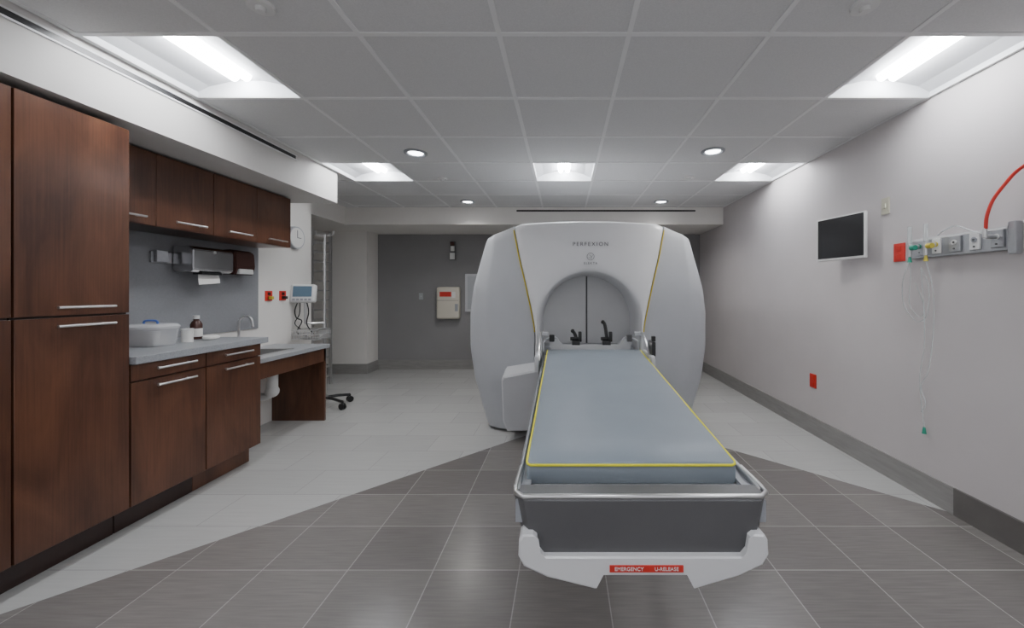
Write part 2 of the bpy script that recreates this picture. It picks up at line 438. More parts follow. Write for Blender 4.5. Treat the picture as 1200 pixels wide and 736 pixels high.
q.done("drain_trap", M_WHITE, T, smooth=True, label="white insulated drain trap")
T = thing("faucet", (-2.88, 3.40, .772), "chrome gooseneck faucet behind the sink", "faucet")
q = Mesh(); q.cyl((-2.88, 3.40, .772), (-2.88, 3.40, .80), .018)
q.tube([(-2.88, 3.40, .79), (-2.88, 3.40, 1.0), (-2.865, 3.40, 1.06), (-2.82, 3.40, 1.085), (-2.77, 3.40, 1.06), (-2.755, 3.40, .99)], .010, 10, smooth=6)
q.done("spout", M_STEEL, T, smooth=True)
for dy in (-.09, .09):
    q = Mesh(); q.cyl((-2.88, 3.40+dy, .772), (-2.88, 3.40+dy, .82), .014); q.cyl((-2.88, 3.40+dy, .82), (-2.81, 3.40+dy, .835), .006)
    q.done("lever", M_STEEL, T, smooth=True)

# things on worktop
tx, ty = -2.68, 2.49
T = thing("storage_tub", (tx, ty, .95), "translucent milky plastic tub with white contents and blue handle", "plastic tub")
def oval(cx, cy, rx, ry, z, N=32, p=2.6):
    out = []
    for k in range(N):
        a = 2*math.pi*k/N; c, s = math.cos(a), math.sin(a)
        out.append((cx+rx*math.copysign(abs(c)**(2/p), c), cy+ry*math.copysign(abs(s)**(2/p), s), z))
    return out
q = Mesh(); q.loft([oval(tx, ty, a, b, z, p=4) for a, b, z in ((.105, .08, .951), (.112, .086, .96), (.122, .095, 1.055), (.127, .10, 1.06), (.127, .10, 1.068))])
q.done("tub_body", M_MILKY, T, smooth=True)
q = Mesh(); q.loft([oval(tx, ty, a, b, z, p=4) for a, b, z in ((.130, .103, 1.068), (.130, .103, 1.076), (.118, .090, 1.090), (.10, .075, 1.093))])
q.done("lid", M_MILKY, T, smooth=True)
q = Mesh(); q.tube([(tx-.045, ty, 1.091), (tx-.035, ty, 1.112), (tx+.035, ty, 1.112), (tx+.045, ty, 1.091)], .006, 8, smooth=5)
q.done("handle", M_BLUE, T, smooth=True, label="blue handle")
Mesh().box(tx-.085, tx-.005, ty-.06, ty+.05, .962, 1.04, .006).done("packed_item", M_PAPER, T)
Mesh().box(tx+.01, tx+.085, ty-.06, ty+.04, .962, 1.025, .006).done("packed_item", M_PAPER, T)
T = thing("canister", (-2.62, 2.67, .95), "small white round canister with a lid", "container")
q = Mesh(); q.cyl((-2.62, 2.67, .951), (-2.62, 2.67, 1.03), .032); q.done("canister_body", M_PAPER, T, smooth=True)
q = Mesh(); q.cyl((-2.62, 2.67, 1.03), (-2.62, 2.67, 1.044), .035); q.done("lid", M_WHITE, T, smooth=True)
T = thing("medicine_bottle", (-2.72, 2.84, .95), "brown bottle with white label and white cap", "bottle")
q = Mesh(); N = 20
q.loft([[(-2.72+r*math.cos(2*math.pi*k/N), 2.84+r*math.sin(2*math.pi*k/N), z) for k in range(N)] for r, z in ((.033, .951), (.035, .955), (.035, 1.06), (.026, 1.08), (.016, 1.09), (.016, 1.10))])
q.done("bottle_body", M_BROWN, T, smooth=True)
Mesh().cyl((-2.72, 2.84, 1.10), (-2.72, 2.84, 1.125), .019).done("cap", M_WHITE, T, smooth=True)
Mesh().cyl((-2.72, 2.84, .97), (-2.72, 2.84, 1.03), .0357).done("paper_label", M_PAPER, T, smooth=True)
for (x, y, h) in ((-2.60, 2.83, .024), (-2.70, 2.93, .020)):
    q = Mesh(); q.loft([oval(x, y, a, b, .951+z) for a, b, z in ((.03, .045, 0), (.038, .052, .006), (.038, .052, h-.004), (.03, .042, h))])
    q.done("wipe_packet", M_PAPER, smooth=True, label="small white packet lying on the worktop", category="packet", group="white packets on the worktop")

# dispensers
T = thing("towel_dispenser_rail", (-2.93, 3.10, 1.52), "brushed steel mounting rail on the gray splashback", "rail")
q = Mesh(); q.box(-2.938, -2.925, 2.72, 3.27, 1.51, 1.59, .003); q.done("rail_plate", M_STEELD, T)
Mesh().box(-2.925, -2.905, 2.74, 2.82, 1.515, 1.60, .004).done("rail_bracket", M_STEELD, T)
T = thing("paper_towel_dispenser", (-2.86, 3.04, 1.44), "stainless paper towel dispenser with a towel hanging out", "dispenser")
q = Mesh(); q.prism([(-2.924, 1.45), (-2.924, 1.645), (-2.80, 1.645), (-2.77, 1.62), (-2.77, 1.47), (-2.80, 1.45)], 'y', 2.87, 3.22, .006)
q.done("dispenser_body", M_STEELX, T)
Mesh().box(-2.86, -2.79, 2.96, 3.13, 1.435, 1.452).done("outlet_slot", M_BLACK, T)
Mesh().cyl((-2.771, 3.045, 1.61), (-2.766, 3.045, 1.61), .012).done("lock", M_STEEL, T, smooth=True)
q = Mesh(); q.loft([[(-2.83, 2.97, 1.45), (-2.83, 3.14, 1.45)], [(-2.82, 2.96, 1.40), (-2.815, 3.14, 1.405)], [(-2.80, 2.945, 1.355), (-2.795, 3.12, 1.37)]], closed=False)
q.done("paper_towel", M_PAPER, T)
T = thing("soap_dispenser", (-2.87, 3.38, 1.44), "dark brown plastic soap dispenser with white push bar", "dispenser")
q = Mesh(); q.prism([(-2.938, 1.45), (-2.938, 1.66), (-2.86, 1.665), (-2.82, 1.64), (-2.81, 1.52), (-2.83, 1.45)], 'y', 3.29, 3.50, .008)
q.done("dispenser_body", M_BROWN, T)
Mesh().box(-2.85, -2.803, 3.32, 3.47, 1.455, 1.50, .008).done("push_bar", M_WHITE, T)

# wall clock and red outlets on left wall
cy = 4.19
T = thing("wall_clock", (-2.93, cy, 1.78), "round white clock on the side wall", "clock")
Mesh().cyl((XL, cy, 1.89), (XL+.04, cy, 1.89), .125, .12, 36).done("clock_case", M_MGRAY, T, smooth=True)
Mesh().cyl((XL+.04, cy, 1.89), (XL+.042, cy, 1.89), .108, n=36).done("clock_face", M_PAPER, T)
for b in ((cy-.003, cy+.003, 1.89, 1.97), (cy, cy+.06, 1.887, 1.893)):
    Mesh().box(XL+.042, XL+.044, *b).done("clock_hand", M_DGRAY, T)
for y in (3.83, 4.02):
    T = thing("electrical_outlet", (XL+.005, y, 1.19), "red emergency power outlet with a plug in it", "outlet", "red outlets beside the wall cabinets")
    Mesh().box(XL, XL+.008, y-.045, y+.045, 1.21, 1.31, .002).done("plate", M_RED, T)
    for z in (1.24, 1.28): Mesh().box(XL+.008, XL+.012, y-.018, y+.018, z-.015, z+.015).done("socket", M_BROWN, T)
    Mesh().box(XL+.012, XL+.05, y-.015, y+.015, 1.225, 1.255, .004).done("plug", M_BLACK if y > 3.9 else M_YELP, T)

# ---------------------------------------------------------------- vital signs stand
px, py = -2.70, 4.33
T = thing("vital_signs_stand", (px, py, 0), "rolling steel pole stand with vital signs monitor and wire basket", "medical stand")
q = Mesh(); q.cyl((px, py, .10), (px, py, 1.94), .0125); q.cyl((px, py, .10), (px, py, .95), .018); q.cyl((px, py, .08), (px, py, .14), .035)
q.tube([(px-.10, py, 1.99), (px-.09, py, 1.94), (px, py, 1.93), (px+.09, py, 1.94), (px+.10, py, 1.99)], .005, 8, smooth=4)
q.done("pole", M_STEEL, T, smooth=True)
for k in range(5):
    a = math.radians(72*k-20); ex, ey = px+.27*math.cos(a), py+.27*math.sin(a)
    d = Mesh().tube([(px, py, .11), ((px+ex)/2, (py+ey)/2, .105), (ex, ey, .085)], .016, 8).done("base_leg", M_BLACK, T, smooth=True)
    b = Vector((-math.sin(a), math.cos(a), 0))
    q = Mesh()
    for s in (-1, 1):
        c = Vector((ex, ey, .035)) + b*s*.014
        q.cyl(c-b*.008, c+b*.008, .035)
    q.cyl((ex, ey, .045), (ex, ey, .09), .012)
    q.done("caster", M_BLACK, d, smooth=True, label="black twin-wheel caster")
R = Matrix.Translation((-2.84, 4.19, 1.28)) @ Matrix.Rotation(math.radians(14), 4, 'Z') @ Matrix.Rotation(math.radians(-10), 4, 'X')
mo = Mesh().box(-.12, .12, -.04, .04, -.10, .10, .02, 3, R).done("vital_signs_monitor", M_WHITE, T, smooth=True, label="white vital signs monitor with small screen")
Mesh().box(-.09, .09, -.043, -.0395, -.04, .075, 0, 2, R).done("screen", M_LCD, mo)
for k in range(5): Mesh().box(-.09+k*.038, -.065+k*.038, -.044, -.0395, -.08, -.062, 0, 2, R).done("button", M_MGRAY2, mo)
q = Mesh(); q.cyl((-2.84, 4.215, .95), (-2.84, 4.215, 1.20), .014); q.tube([(-2.84, 4.215, .96), (-2.80, 4.27, .95), (px, py, .95)], .014, 8)
q.done("mounting_arm", M_STEEL, T, smooth=True)
q = Mesh()
bx0, bx1, by0, by1, bz0, bz1 = -2.90, -2.62, 4.09, 4.31, .79, .89
for z in (bz0, (bz0+bz1)/2, bz1):
    q.tube([(bx0, by0, z), (bx1, by0, z), (bx1, by1, z), (bx0, by1, z)], .006, 6, closed=True)
for k in range(11):
    x = bx0+(bx1-bx0)*k/10
    for y in (by0, by1): q.cyl((x, y, bz0), (x, y, bz1), .0035, n=6)
    q.cyl((x, by0, bz0), (x, by1, bz0), .0035, n=6)
for k in range(9):
    y = by0+(by1-by0)*k/8
    for x in (bx0, bx1): q.cyl((x, y, bz0), (x, y, bz1), .0035, n=6)
q.done("wire_basket", M_STEEL, T, label="chrome wire basket")
q = Mesh()
q.tube([(-2.90, 4.19, 1.20), (-2.93, 4.18, 1.10), (-2.90, 4.16, 1.02), (-2.84, 4.16, .98), (-2.88, 4.14, .86), (-2.80, 4.18, .82)], .006, 8, smooth=6)
q.tube([(-2.81, 4.19, 1.20), (-2.78, 4.18, 1.08), (-2.80, 4.18, .95), (-2.74, 4.2, .84)], .006, 8, smooth=6)
q.tube([(-2.88, 4.19, 1.19), (-2.86, 4.15, 1.06), (-2.91, 4.15, .96), (-2.85, 4.15, .90)], .005, 8, smooth=6)
q.done("cable", M_BLACK, T, smooth=True, label="black coiled sensor cable")

# wire shelving rack in the recess
T = thing("shelving_rack", (-3.47, 5.2, 0), "tall gray metal wire shelving rack standing in the recess", "shelving")
ra, rb = -3.66, -3.30
for (x, y) in ((ra, 5.02), (rb, 5.02), (ra, 5.42), (rb, 5.42)):
    Mesh().box(x-.018, x+.018, y-.018, y+.018, 0, 2.15, .003).done("post", M_STEEL, T)
for k in range(16):
    z = .12+k*.133; q = Mesh()
    q.tube([(ra, 5.02, z), (rb, 5.02, z), (rb, 5.42, z), (ra, 5.42, z)], .008, 6, closed=True)
    for j in range(1, 12): q.cyl((ra+(rb-ra)*j/12, 5.02, z), (ra+(rb-ra)*j/12, 5.42, z), .003, n=6)
    q.done("wire_shelf", M_STEEL, T)

# ---------------------------------------------------------------- back wall items
yb = YB
T = thing("wall_box", (-1.92, yb-.06, .84), "cream wall-mounted device box with a red label and a slot", "wall box")
q = Mesh(); q.box(-2.11, -1.73, yb-.12, yb, .85, 1.38, .035, 4); q.done("box_case", M_CREAM, T, smooth=True)
Mesh().box(-2.05, -1.86, yb-.123, yb-.119, 1.22, 1.30).done("red_label", M_RED, T)
Mesh().box(-1.85, -1.79, yb-.123, yb-.119, 1.20, 1.30).done("label_panel", M_PAPER, T)
q = Mesh(); q.box(-1.80, -1.75, yb-.123, yb-.119, .98, 1.10); q.done("lock_slot", M_MGRAY2, T)
q = Mesh(); q.box(-2.10, -1.74, yb-.1215, yb-.119, 1.155, 1.16); q.done("lid_seam", M_DGRAY, T)
T = thing("wall_cabinet_panel", (-1.42, yb-.04, .96), "gray-blue framed metal panel on the dark wall", "metal panel")
q = Mesh(); q.box(-1.65, -1.20, yb-.05, yb, .97, 1.60, .006); q.done("frame", M_MPALE, T)
q = Mesh(); q.box(-1.61, -1.24, yb-.056, yb-.049, 1.01, 1.56, .003); q.done("door", M_MGRAY, T)
T = thing("alarm_strobe", (-1.86, yb-.03, 1.83), "slim white alarm unit with dark top and white lamp", "alarm")
Mesh().box(-1.905, -1.815, yb-.04, yb, 1.83, 2.14, .006).done("back_plate", M_DGRAY, T)
Mesh().box(-1.895, -1.825, yb-.08, yb-.04, 2.07, 2.13, .01).done("strobe_lens", M_BROWN, T)
Mesh().cyl((-1.86, yb-.05, 1.98), (-1.86, yb-.05, 2.06), .032).done("beacon", M_WHITE, T, smooth=True)
Mesh().box(-1.90, -1.82, yb-.07, yb-.04, 1.84, 1.95, .006).done("indicator", M_WHITE, T)
T = thing("light_switch", (-2.40, yb, 1.17), "small metal switch plate on the dark wall", "switch")
Mesh().box(-2.435, -2.365, yb-.008, yb, 1.17, 1.28, .002).done("plate", M_MGRAY, T)
Mesh().box(-2.405, -2.395, yb-.015, yb-.008, 1.215, 1.235).done("toggle", M_WHITE, T)

# ---------------------------------------------------------------- right wall items
T = thing("wall_monitor", (2.16, 2.99, 1.54), "small flat white-framed monitor mounted on the wall, switched off", "monitor")
Lp, Rp = Vector((2.10, 3.19, 0)), Vector((2.19, 2.79, 0))
ux = (Rp-Lp).normalized(); uz = Vector((0, 0, 1)); uy = uz.cross(ux)
c = (Lp+Rp)/2
R = Matrix(((ux.x, uy.x, uz.x, c.x), (ux.y, uy.y, uz.y, c.y), (ux.z, uy.z, uz.z, 1.72), (0, 0, 0, 1)))
w = (Rp-Lp).length/2
Mesh().box(-w, w, 0.0, .022, -.172, .172, .006, 3, R).done("bezel", M_WHITE, T, smooth=True)
Mesh().box(-w+.012, w-.014, -.002, .002, -.152, .161, 0, 2, R).done("screen", M_SCREEN, T)
Mesh().box(-.10, .10, .022, .045, -.10, .10, .004, 2, R).done("back_housing", M_WHITE, T)
Mesh().box(-.05, .05, .045, .075, -.05, .05, .004, 2, R).done("mount_head", M_DGRAY, T)
Mesh().box(2.20, 2.28, 2.94, 3.04, 1.67, 1.77, .004).done("wall_bracket", M_DGRAY, T)

def wplate(y, z, m, nm, lab, cat, w=.04, h=.058):
    T = thing(nm, (XR-.004, y, z-h), lab, cat)
    Mesh().box(XR-.009, XR, y-w, y+w, z-h, z+h, .003).done("plate", m, T)
    return T
T = wplate(2.718, 1.907, M_BEIGE, "light_switch", "beige switch plate high on the side wall", "switch", .033)
Mesh().box(XR-.016, XR-.009, 2.708, 2.728, 1.89, 1.925, .002).done("toggle", M_BEIGE, T)
for (y, z, lab) in ((2.605, 1.567, "red emergency outlet beside the gas panel"), (3.51, .487, "red emergency outlet low on the side wall")):
    T = wplate(y, z, M_RED, "electrical_outlet", lab, "outlet", .043, .062)
    for s in (-1, 1): Mesh().box(XR-.012, XR-.009, y-.018, y+.018, z+s*.028-.016, z+s*.028+.016, .003).done("socket", M_RED, T)

# medical gas panel
T = thing("medical_gas_panel", (2.25, 2.2, 1.49), "gray wall-mounted medical gas outlet panel with valves", "gas panel")
Mesh().box(XR-.028, XR, 1.92, 2.50, 1.512, 1.635, .004).done("panel_body", M_STEELD, T)
Mesh().box(XR-.042, XR, 1.905, 1.94, 1.49, 1.655, .006).done("end_bracket", M_STEELD, T)
for k, (w2, m1, m2) in enumerate(((.030, M_STEELD, M_WHITE), (.026, M_WHITE, M_MGRAY2), (.034, M_STEELD, M_WHITE), (.026, M_WHITE, M_YELP), (.030, M_STEELD, M_GREEN))):
    y = 1.99+k*.108
    b_ = Mesh().box(XR-.040, XR-.028, y-w2, y+w2, 1.53, 1.62, .003).done("outlet_block", m1, T)
    Mesh().cyl((XR-.043, y, 1.585), (XR-.039, y, 1.585), .015).done("outlet_face", m2, b_, smooth=True)
    Mesh().cyl((XR-.046, y, 1.585), (XR-.042, y, 1.585), .006).done("outlet_port", M_DGRAY, b_, smooth=True)
    Mesh().cyl((XR-.043, y, 1.548), (XR-.039, y, 1.548), .005).done("release_button", M_DGRAY, b_, smooth=True)
Mesh().box(XR-.030, XR-.027, 1.95, 2.49, 1.622, 1.632).done("label_strip", M_WHITE, T)
for (y, m1) in ((2.422, M_GREEN), (2.314, M_YELP)):
    F = thing("flow_meter", (2.19, y, 1.50), "small oxygen flow meter with clear tube and coloured knob", "flow meter", "flow meters plugged into the gas panel")
    q = Mesh(); q.cyl((XR-.047, y, 1.585), (XR-.10, y, 1.585), .012); q.cyl((XR-.10, y, 1.52), (XR-.10, y, 1.60), .011)
    q.done("valve_body", M_STEEL, F, smooth=True)
    Mesh().cyl((XR-.10, y, 1.60), (XR-.10, y, 1.71), .011).done("gauge_tube", M_CLEAR, F, smooth=True)
    Mesh().cyl((XR-.10, y-.040, 1.575), (XR-.10, y-.011, 1.575), .016, n=12).done("knob", m1, F, smooth=True)
    Mesh().cyl((XR-.10, y, 1.485), (XR-.10, y, 1.52), .012, .006).done("nozzle", m1, F, smooth=True)
T = thing("suction_regulator", (2.19, 2.06, 1.60), "clear suction connector below a red hose", "regulator")
q = Mesh(); q.cyl((XR-.047, 1.99, 1.585), (XR-.10, 1.99, 1.585), .012); q.cyl((XR-.10, 1.99, 1.58), (XR-.10, 1.99, 1.63), .010)
q.done("connector", M_STEEL, T, smooth=True)
q = Mesh(); q.tube([(XR-.10, 1.985, 1.625), (XR-.10, 1.98, 1.69), (XR-.085, 1.965, 1.77), (XR-.065, 1.93, 1.84), (XR-.05, 1.89, 1.895), (XR-.04, 1.82, 1.93), (XR-.03, 1.72, 1.94)], .008, 10, smooth=6)
q.done("hose", M_RED, T, smooth=True, label="curved red rubber hose")
q = Mesh(); q.tube([(XR-.10, 1.995, 1.60), (XR-.105, 2.05, 1.625), (XR-.105, 2.13, 1.665), (XR-.105, 2.20, 1.65), (XR-.10, 2.24, 1.63)], .004, 8, smooth=5)
q.done("clear_tube", M_CLEAR, T, smooth=True)
T = thing("oxygen_tubing", (2.2, 2.42, .43), "thin clear oxygen tubing hanging in loops with a green tip", "tubing")
q = Mesh()
q.tube([(XR-.10, 2.422, 1.49), (XR-.09, 2.48, 1.38), (XR-.05, 2.53, 1.27), (XR-.03, 2.53, 1.19), (XR-.02, 2.46, 1.11), (XR-.02, 2.39, 1.16), (XR-.03, 2.37, 1.33), (XR-.05, 2.40, 1.45)], .0028, 6, smooth=6)
q.tube([(XR-.10, 2.422, 1.49), (XR-.06, 2.46, 1.40), (XR-.03, 2.50, 1.22), (XR-.02, 2.44, 1.14), (XR-.02, 2.41, 1.20), (XR-.03, 2.46, 1.36)], .0028, 6, smooth=6)
q.tube([(XR-.05, 2.40, 1.45), (XR-.04, 2.39, 1.2), (XR-.02, 2.41, .95), (XR-.02, 2.44, .74), (XR-.02, 2.41, .45)], .0028, 6, smooth=6)
q.tube([(XR-.10, 2.314, 1.49), (XR-.06, 2.31, 1.3), (XR-.03, 2.34, 1.05), (XR-.02, 2.38, .82), (XR-.02, 2.43, .70), (XR-.02, 2.40, .60), (XR-.02, 2.43, .54)], .0028, 6, smooth=6)
q.done("clear_tube", M_CLEAR, T, smooth=True)
Mesh().cyl((XR-.02, 2.41, .41), (XR-.02, 2.41, .45), .012, .006).done("connector_tip", M_GREEN, T, smooth=True)

# ---------------------------------------------------------------- machine
CX = 0.23
T = thing("radiosurgery_machine", (CX, 4.3, 0), "large white and gray radiosurgery machine with arched patient opening", "medical machine")
XI = [(0, .53), (.9, .50), (1.0, .51), (1.2, .55), (1.4, .595), (1.6, .645), (1.88, .70), (2.0, .72)]
XO = [(0, .945), (.06, .965), (.48, 1.085), (.78, 1.128), (1.10, 1.128), (1.35, 1.098), (1.84, .965), (2, .91)]
def sm(z, tab, d=.02):
    return sum(interp(z+k*d, tab) for k in (-2, -1, 0, 1, 2))/5
YF = 3.55
for s in (-1, 1):
    rings = []
    NV = 48
    vs = [i/NV for i in range(NV+1)]
    for v in vs + [1.0]:
        ring = []
        last = (len(rings) == NV+1)
        for k in range(23):
            u = (k/22)**.85
            zt = 1.905 - .095*u - .010*u**12
            z = .03 + v*(zt-.03)
            X = sm(z, XI)*(1-u) + sm(z, XO)*u
            Y = YF - .02 + .06*u + .22*max(0, u-.70) + .03*max(0, (u-.95)/.05)**2 + (.015*max(0, (v-.97)/.03)**2) + (.03 if last else 0) + .05*max(0, z-1.3)
            if last: z += .008; X -= .008
            ring.append((CX+s*X, Y, z))
        xo = sm(.03+v*(1.79-.03), XO)
        for (dx, yy) in ((.003, 4.0), (-.01, 4.6), (-.10, 5.05), (-.25, 5.2)):
            ztb = 1.79 + (.008 if last else 0)
            ring.append((CX+s*(xo+dx), yy, .03+v*(ztb-.03)))
        ring.append((CX+s*.45, 5.2, .03+v*(1.86-.03)))
        ring.append((CX+s*.45, 4.04, .03+v*(1.86-.03)))
        rings.append(ring)
    Mesh().loft(rings).done("side_shell", M_MGRAY, T, smooth=True, label="light gray angular side shell")
    pts = []
    for i in range(30):
        z = .93 + (1.87-.93)*i/29
        pts.append((CX+s*(sm(z, XI)-.003), YF-.03+.05*max(0, z-1.3), z))
    Mesh().tube(pts, .0055, 6).done("accent_line", M_GOLD, T, smooth=True, label="yellow accent line")
    q = Mesh(); a_, b_ = (.775 if s < 0 else .60), .45
    q.loft([[(CX+s*b_, y, z0), (CX+s*(a_-.05-i), y, z0), (CX+s*(a_-.015-i), y, z0+.08), (CX+s*(a_-i), y, z1-.06), (CX+s*(a_-.02-i), y, z1-.03), (CX+s*b_, y, z1+.03)] for y, z0, z1, i in ((3.33, .10, .58, .01), (3.34, .09, .595, 0), (3.66, .07, .66, 0))])
    q.done("skirt_cover", M_MPALE, T, smooth=False)
Mesh().box(CX-.80, CX+.80, 3.80, 5.1, 0, .06).done("base_plinth", M_DGRAY, T)

# arched nose
zc = 1.02
def ztop(x): return 1.955 - .030*(x/.69)**2 - .035*max(0, (abs(x)-.60)/.10)**2
def outer(phi):
    lo, hi = .3, 1.5
    for _ in range(30):
        m_ = (lo+hi)/2; x = m_*math.cos(phi); z = zc+m_*math.sin(phi)
        if abs(x) < sm(z, XI)-.01 and z < ztop(x): lo = m_
        else: hi = m_
    return lo*math.cos(phi), zc+lo*math.sin(phi)
I, O = [], []
for k in range(10):
    z = .50+(zc-.50)*k/10; I.append((-1, z, 0)); O.append((-(sm(z, XI)-.01), z))
for k in range(129):
    ph = math.pi*(1-k/128); I.append((None, ph, 0)); O.append(outer(ph))
for k in range(9, -1, -1):
    z = .50+(zc-.50)*k/10; I.append((1, z, 0)); O.append((sm(z, XI)-.01, z))
def inn(r): return [((a*r, b) if a is not None else (r*math.cos(b), zc+r*math.sin(b))) for a, b, _ in I]
rings = []
def lean(z): return .05*max(0, z-1.3)
for r, y in ((.440, 3.92), (.443, 3.78), (.448, 3.64), (.454, 3.57), (.461, 3.53), (.469, 3.508)):
    rings.append([(CX+a, y+lean(b), b) for a, b in inn(r)])
base = inn(.474)
for t, dy in ((0, -.047), (.06, -.056), (.15, -.06), (.4, -.06), (.7, -.055), (.9, -.045), (.97, -.035), (1.0, -.01)):
    rings.append([(CX+a*(1-t)+c_*t, YF+dy+lean(b*(1-t)+d*t), b*(1-t)+d*t) for (a, b), (c_, d) in zip(base, O)])
rings.append([(CX+c_*.99, YF+.10+lean(d), d+.01) for c_, d in O])
rings.append([(CX+c_*.98, 4.9, d-.02) for c_, d in O])
Mesh().loft(rings, closed=False).done("front_cover", M_MWHITE, T, smooth=True, label="glossy white front cover around the arch")
q = Mesh(); q.box(CX-.66, CX+.66, 4.1, 5.15, .02, 1.88, .04); q.done("rear_housing", M_MGRAY, T, smooth=True)
for s in (-1, 1):
    x0, x1 = sorted((CX+s*.008, CX+s*.455))
    Mesh().box(x0, x1, 3.915, 3.97, .5, 1.53, .003).done("shield_door", M_DOOR, T, label="pale gray vertical shielding door")
q = Mesh(); q.box(CX-.0085, CX+.0085, 3.923, 3.935, .5, 1.50); q.done("door_seam", M_DGRAY, T)
q = Mesh(); q.prism([(CX-.435, .45), (CX+.435, .45), (CX+.435, .78), (CX-.435, .78)], 'y', 3.62, 3.91, .01); q.done("bore_floor", M_MGRAY2, T)
text("lettering", "PERFEXION", .050, Matrix.Translation((CX+.012, YF-.062+lean(1.73), 1.735)) @ FACE_CAM, M_TEXT, T, 1.35)
text("lettering", "ELEKTA", .030, Matrix.Translation((CX+.012, YF-.065+lean(1.56), 1.56)) @ FACE_CAM, M_TEXT, T, 1.3)
q = Mesh(); N = 32; cz_ = 1.622; yy = YF-.064+lean(cz_)
q.tube([(CX+.012+.032*math.cos(2*math.pi*k/N), yy, cz_+.032*math.sin(2*math.pi*k/N)) for k in range(N)], .0018, 6, closed=True)
q.tube([(CX+.012-.018, yy, cz_-.005), (CX+.012, yy, cz_-.016), (CX+.030, yy, cz_+.012)], .0014, 6, smooth=4)
q.tube([(CX+.012-.012, yy, cz_+.016), (CX+.012+.002, yy, cz_+.003), (CX+.012+.010, yy, cz_-.02)], .0014, 6, smooth=4)
q.done("emblem", M_TEXT, T)

# ---------------------------------------------------------------- couch
T = thing("treatment_couch", (CX, 2.4, 0), "patient couch with blue-gray cushion, yellow piping and gray frame", "treatment couch")
def mat_c(t):
    return .221+.029*t, .345+.045*t, .742+.072*t
TH = .074
def ringm(y, t, inset, dz0, dz1, rr=.012):
    c, h, zt = mat_c(t); h -= inset
    z1 = zt-dz1; z0 = zt-TH+dz0; out = []
    for (sx, sz, a0) in ((1, 1, 0), (-1, 1, 90), (-1, -1, 180), (1, -1, 270)):
        for k in range(5):
            a = math.radians(a0+k*22.5)
            out.append((c+sx*(h-rr)+rr*math.cos(a), y, (z1-rr if sz > 0 else z0+rr)+rr*math.sin(a)))
    return out
rings = []
for d, ins in ((0, .006), (.003, .002), (.008, 0)):
    rings.append(ringm(1.26+d, 0, ins, max(0, .004-d), max(0, .006-d)))
for k in range(1, 12):
    t = k/12; rings.append(ringm(1.26+1.98*t, t, 0, 0, -.0015*math.sin(k*1.7)))
for d, ins in ((.008, 0), (.003, .002), (0, .006)):
    rings.append(ringm(3.24-d, 1, ins, max(0, .004-d), max(0, .006-d)))
cu = Mesh().loft(rings).done("cushion", M_CUSH, T, smooth=True, label="blue-gray vinyl cushion")
def loop():
    P = []
    for (t, sx) in ((0, -1), (0, 1), (1, 1), (1, -1)):
        c, h, z = mat_c(t); y = 1.26-.001 if t == 0 else 3.24+.001
        sy = 1 if t == 0 else -1
        A = Vector((c+sx*(h-.001), y+sy*.014, z-.004)); C = Vector((c+sx*(h-.002), y+sy*.002, z-.008)); B = Vector((c+sx*(h-.014), y, z-.010))
        seq = [A, A*.25+C*.5+B*.25, B]
        if (t == 0 and sx == 1) or (t == 1 and sx == -1): seq = seq[::-1]
        P += seq
    return P
Mesh().tube(loop(), .0042, 8, closed=True).done("piping", M_YEL, cu, smooth=True, label="yellow piping")
q = Mesh(); q.loft([[(c-h, y, z-.076), (c+h, y, z-.076), (c+h, y, z-.086), (c-h, y, z-.086)] for y, (c, h, z) in ((1.245, mat_c(0)), (3.30, mat_c(1)))])
q.done("cushion_tray", M_MWHITE, T)
q = Mesh(); q.box(CX-.35, CX+.35, 1.21, 3.45, .575, .635, .006); q.done("chassis_plate", M_DGRAY, T)
for s in (-1, 1):
    q = Mesh(); q.loft([[(CX+s*(w_-.04), y, .61), (CX+s*w_, y, .61), (CX+s*w_, y, z), (CX+s*(w_-.01), y, z+.008), (CX+s*(w_-.04), y, z+.008)] for y, z, w_ in ((1.15, .675, .375), (2.4, .695, .40), (3.40, .73, .415))])
    q.done("side_beam", M_MGRAY2, T)
    q = Mesh(); q.tube([(CX+s*.372, 1.17, .692), (CX+s*.39, 2.3, .712), (CX+s*.402, 3.2, .745), (CX+s*.405, 3.26, .80), (CX+s*.405, 3.30, .87), (CX+s*.36, 3.32, .895), (CX+s*.30, 3.34, .90)], .009, 10, smooth=6)
    q.done("side_rail", M_STEELD, T, smooth=True)
    q = Mesh(); q.box(CX+s*.435-.015, CX+s*.435+.015, 2.85, 3.20, .70, .82, .008); q.done("rail_panel", M_MPALE, T, smooth=True)
    q = Mesh(); q.box(CX+s*.425-.010, CX+s*.425+.010, 3.20, 3.30, .72, .96, .004)
    q.box(CX+s*.40-.035, CX+s*.40+.035, 3.22, 3.28, .93, .96, .004)
    q.done("head_bracket", M_MPALE, T)
    q = Mesh(); q.tube([(CX+s*.42, 3.22, .96), (CX+s*.42, 3.10, .93), (CX+s*.42, 2.98, .86), (CX+s*.42, 2.92, .78)], .008, 8, smooth=5)
    q.done("head_rail", M_STEEL, T, smooth=True)
    Mesh().box(CX+s*.335-.022, CX+s*.335+.022, 3.30, 3.345, .87, .93, .006).done("clamp_knob", M_BLACK if s < 0 else M_DGRAY, T)
    if s > 0:
        q = Mesh(); q.box(CX+s*.45-.014, CX+s*.45+.014, 2.90, 3.04, .79, .92, .006); q.box(CX+s*.45-.008, CX+s*.45+.020, 2.93, 2.97, .92, .96, .004)
        q.done("latch", M_BLACK, T, label="dark side bracket")
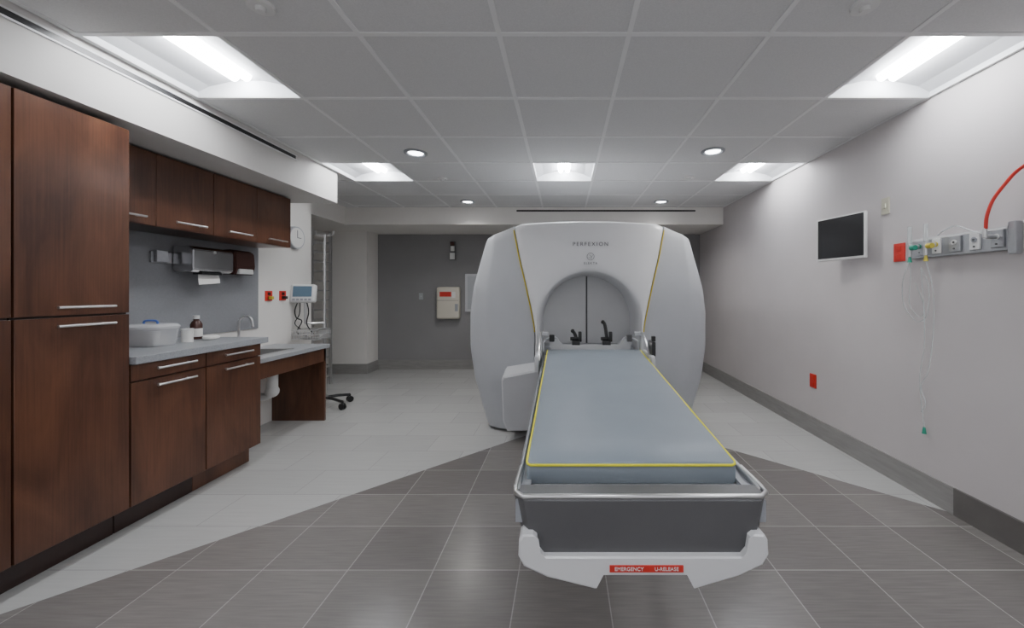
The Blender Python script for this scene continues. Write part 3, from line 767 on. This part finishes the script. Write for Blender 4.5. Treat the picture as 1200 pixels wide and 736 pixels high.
# front apron with rounded, tapered ends
q = Mesh(); rings = []
for k in range(25):
    f = -1+k/12; ax = abs(f); yo = .045*max(0, (ax-.88)/.12)**2
    rings.append([(CX+f*(.350+(z-.535)/.162*.032), y+(yo if y < 1.19 else 0), z) for y, z in ((1.124, .535), (1.118, .541), (1.118, .690), (1.124, .697), (1.20, .697), (1.20, .535))])
q.loft(rings); q.done("end_panel", M_BUMP, T, smooth=True, label="dark gray end panel")
q = Mesh(); q.tube([(CX-.377, 1.32, .699), (CX-.379, 1.19, .699), (CX-.374, 1.150, .699), (CX-.350, 1.128, .699), (CX+.350, 1.128, .699), (CX+.374, 1.150, .699), (CX+.379, 1.19, .699), (CX+.377, 1.32, .699)], .0075, 10)
q.done("push_handle", M_STEEL, T, smooth=True, label="thin silver frame rim")
q = Mesh(); q.box(CX-.30, CX+.30, 1.205, 1.25, .635, .662, .004); q.done("foot_clamp", M_STEEL, T)
# lower bumper: one moulded shell curving up at both ends, recessed centre
pl = [(-.356, .590), (-.348, .604), (-.318, .606), (-.306, .598), (-.300, .560), (-.285, .542), (.285, .542), (.300, .560), (.306, .598), (.318, .606), (.348, .604), (.356, .590),
      (.358, .548), (.342, .518), (.275, .487), (.150, .450), (.130, .488), (-.120, .488), (-.140, .450), (-.275, .483), (-.342, .514), (-.358, .545)]
q = Mesh(); rings = []
for y, ins, up in ((1.096, .006, .004), (1.101, 0, 0), (1.22, 0, 0), (1.40, .02, .0)):
    rings.append([(CX+(abs(a)-ins)*(1 if a > 0 else -1)-.003, y, b+(up if b < .53 else -up)) for a, b in pl])
q.loft(rings); q.done("lower_bumper", M_MWHITE, T, label="white lower bumper")
lb = Mesh().box(CX-.10, CX+.11, 1.093, 1.0975, .501, .520).done("warning_label", M_RED, T, label="red warning label")
text("lettering", "EMERGENCY", .0145, Matrix.Translation((CX-.045, 1.0925, .5105)) @ FACE_CAM, M_TEXTW, lb, 1.0)
text("lettering", "U-RELEASE", .0145, Matrix.Translation((CX+.062, 1.0925, .5105)) @ FACE_CAM, M_TEXTW, lb, 1.0)
q = Mesh(); q.box(CX-.26, CX+.26, 2.35, 3.60, 0, .50, .02); q.box(CX-.20, CX+.20, 2.2, 3.5, .45, .585, .01)
q.done("pedestal", M_DGRAY, T)
# head frame adapter
q = Mesh(); q.prism([(CX-.33, .74), (CX+.33, .74), (CX+.37, .90), (CX+.30, .905), (CX+.24, .83), (CX-.24, .83), (CX-.30, .905), (CX-.37, .90)], 'y', 3.33, 3.40, .006)
q.done("head_end_plate", M_MPALE, T)
for s, hz in ((-1, .95), (1, 1.03)):
    x = CX+s*.135+.01
    q = Mesh(); q.tube([(x, 3.38, .80), (x+s*.005, 3.40, .85), (x, 3.42, (hz+.84)/2), (x-.012, 3.43, hz-.02), (x-.028, 3.43, hz)], .015, 8, smooth=5)
    q.box(x-.035, x+.035, 3.36, 3.42, .81, .87, .008); q.cyl((x-.05, 3.40, .885), (x+.05, 3.40, .885), .015)
    q.sph((x-.028, 3.43, hz), .018); q.box(x+.02, x+.05, 3.37, 3.41, .86, .95, .006)
    q.done("head_frame_clamp", M_BLACK, T, smooth=True, label="black head frame clamp")

# ---------------------------------------------------------------- world
w = bpy.data.worlds.new("world"); SC.world = w; w.use_nodes = True
w.node_tree.nodes["Background"].inputs[0].default_value = (0.96, 0.96, 1.0, 1)
w.node_tree.nodes["Background"].inputs[1].default_value = 0.70
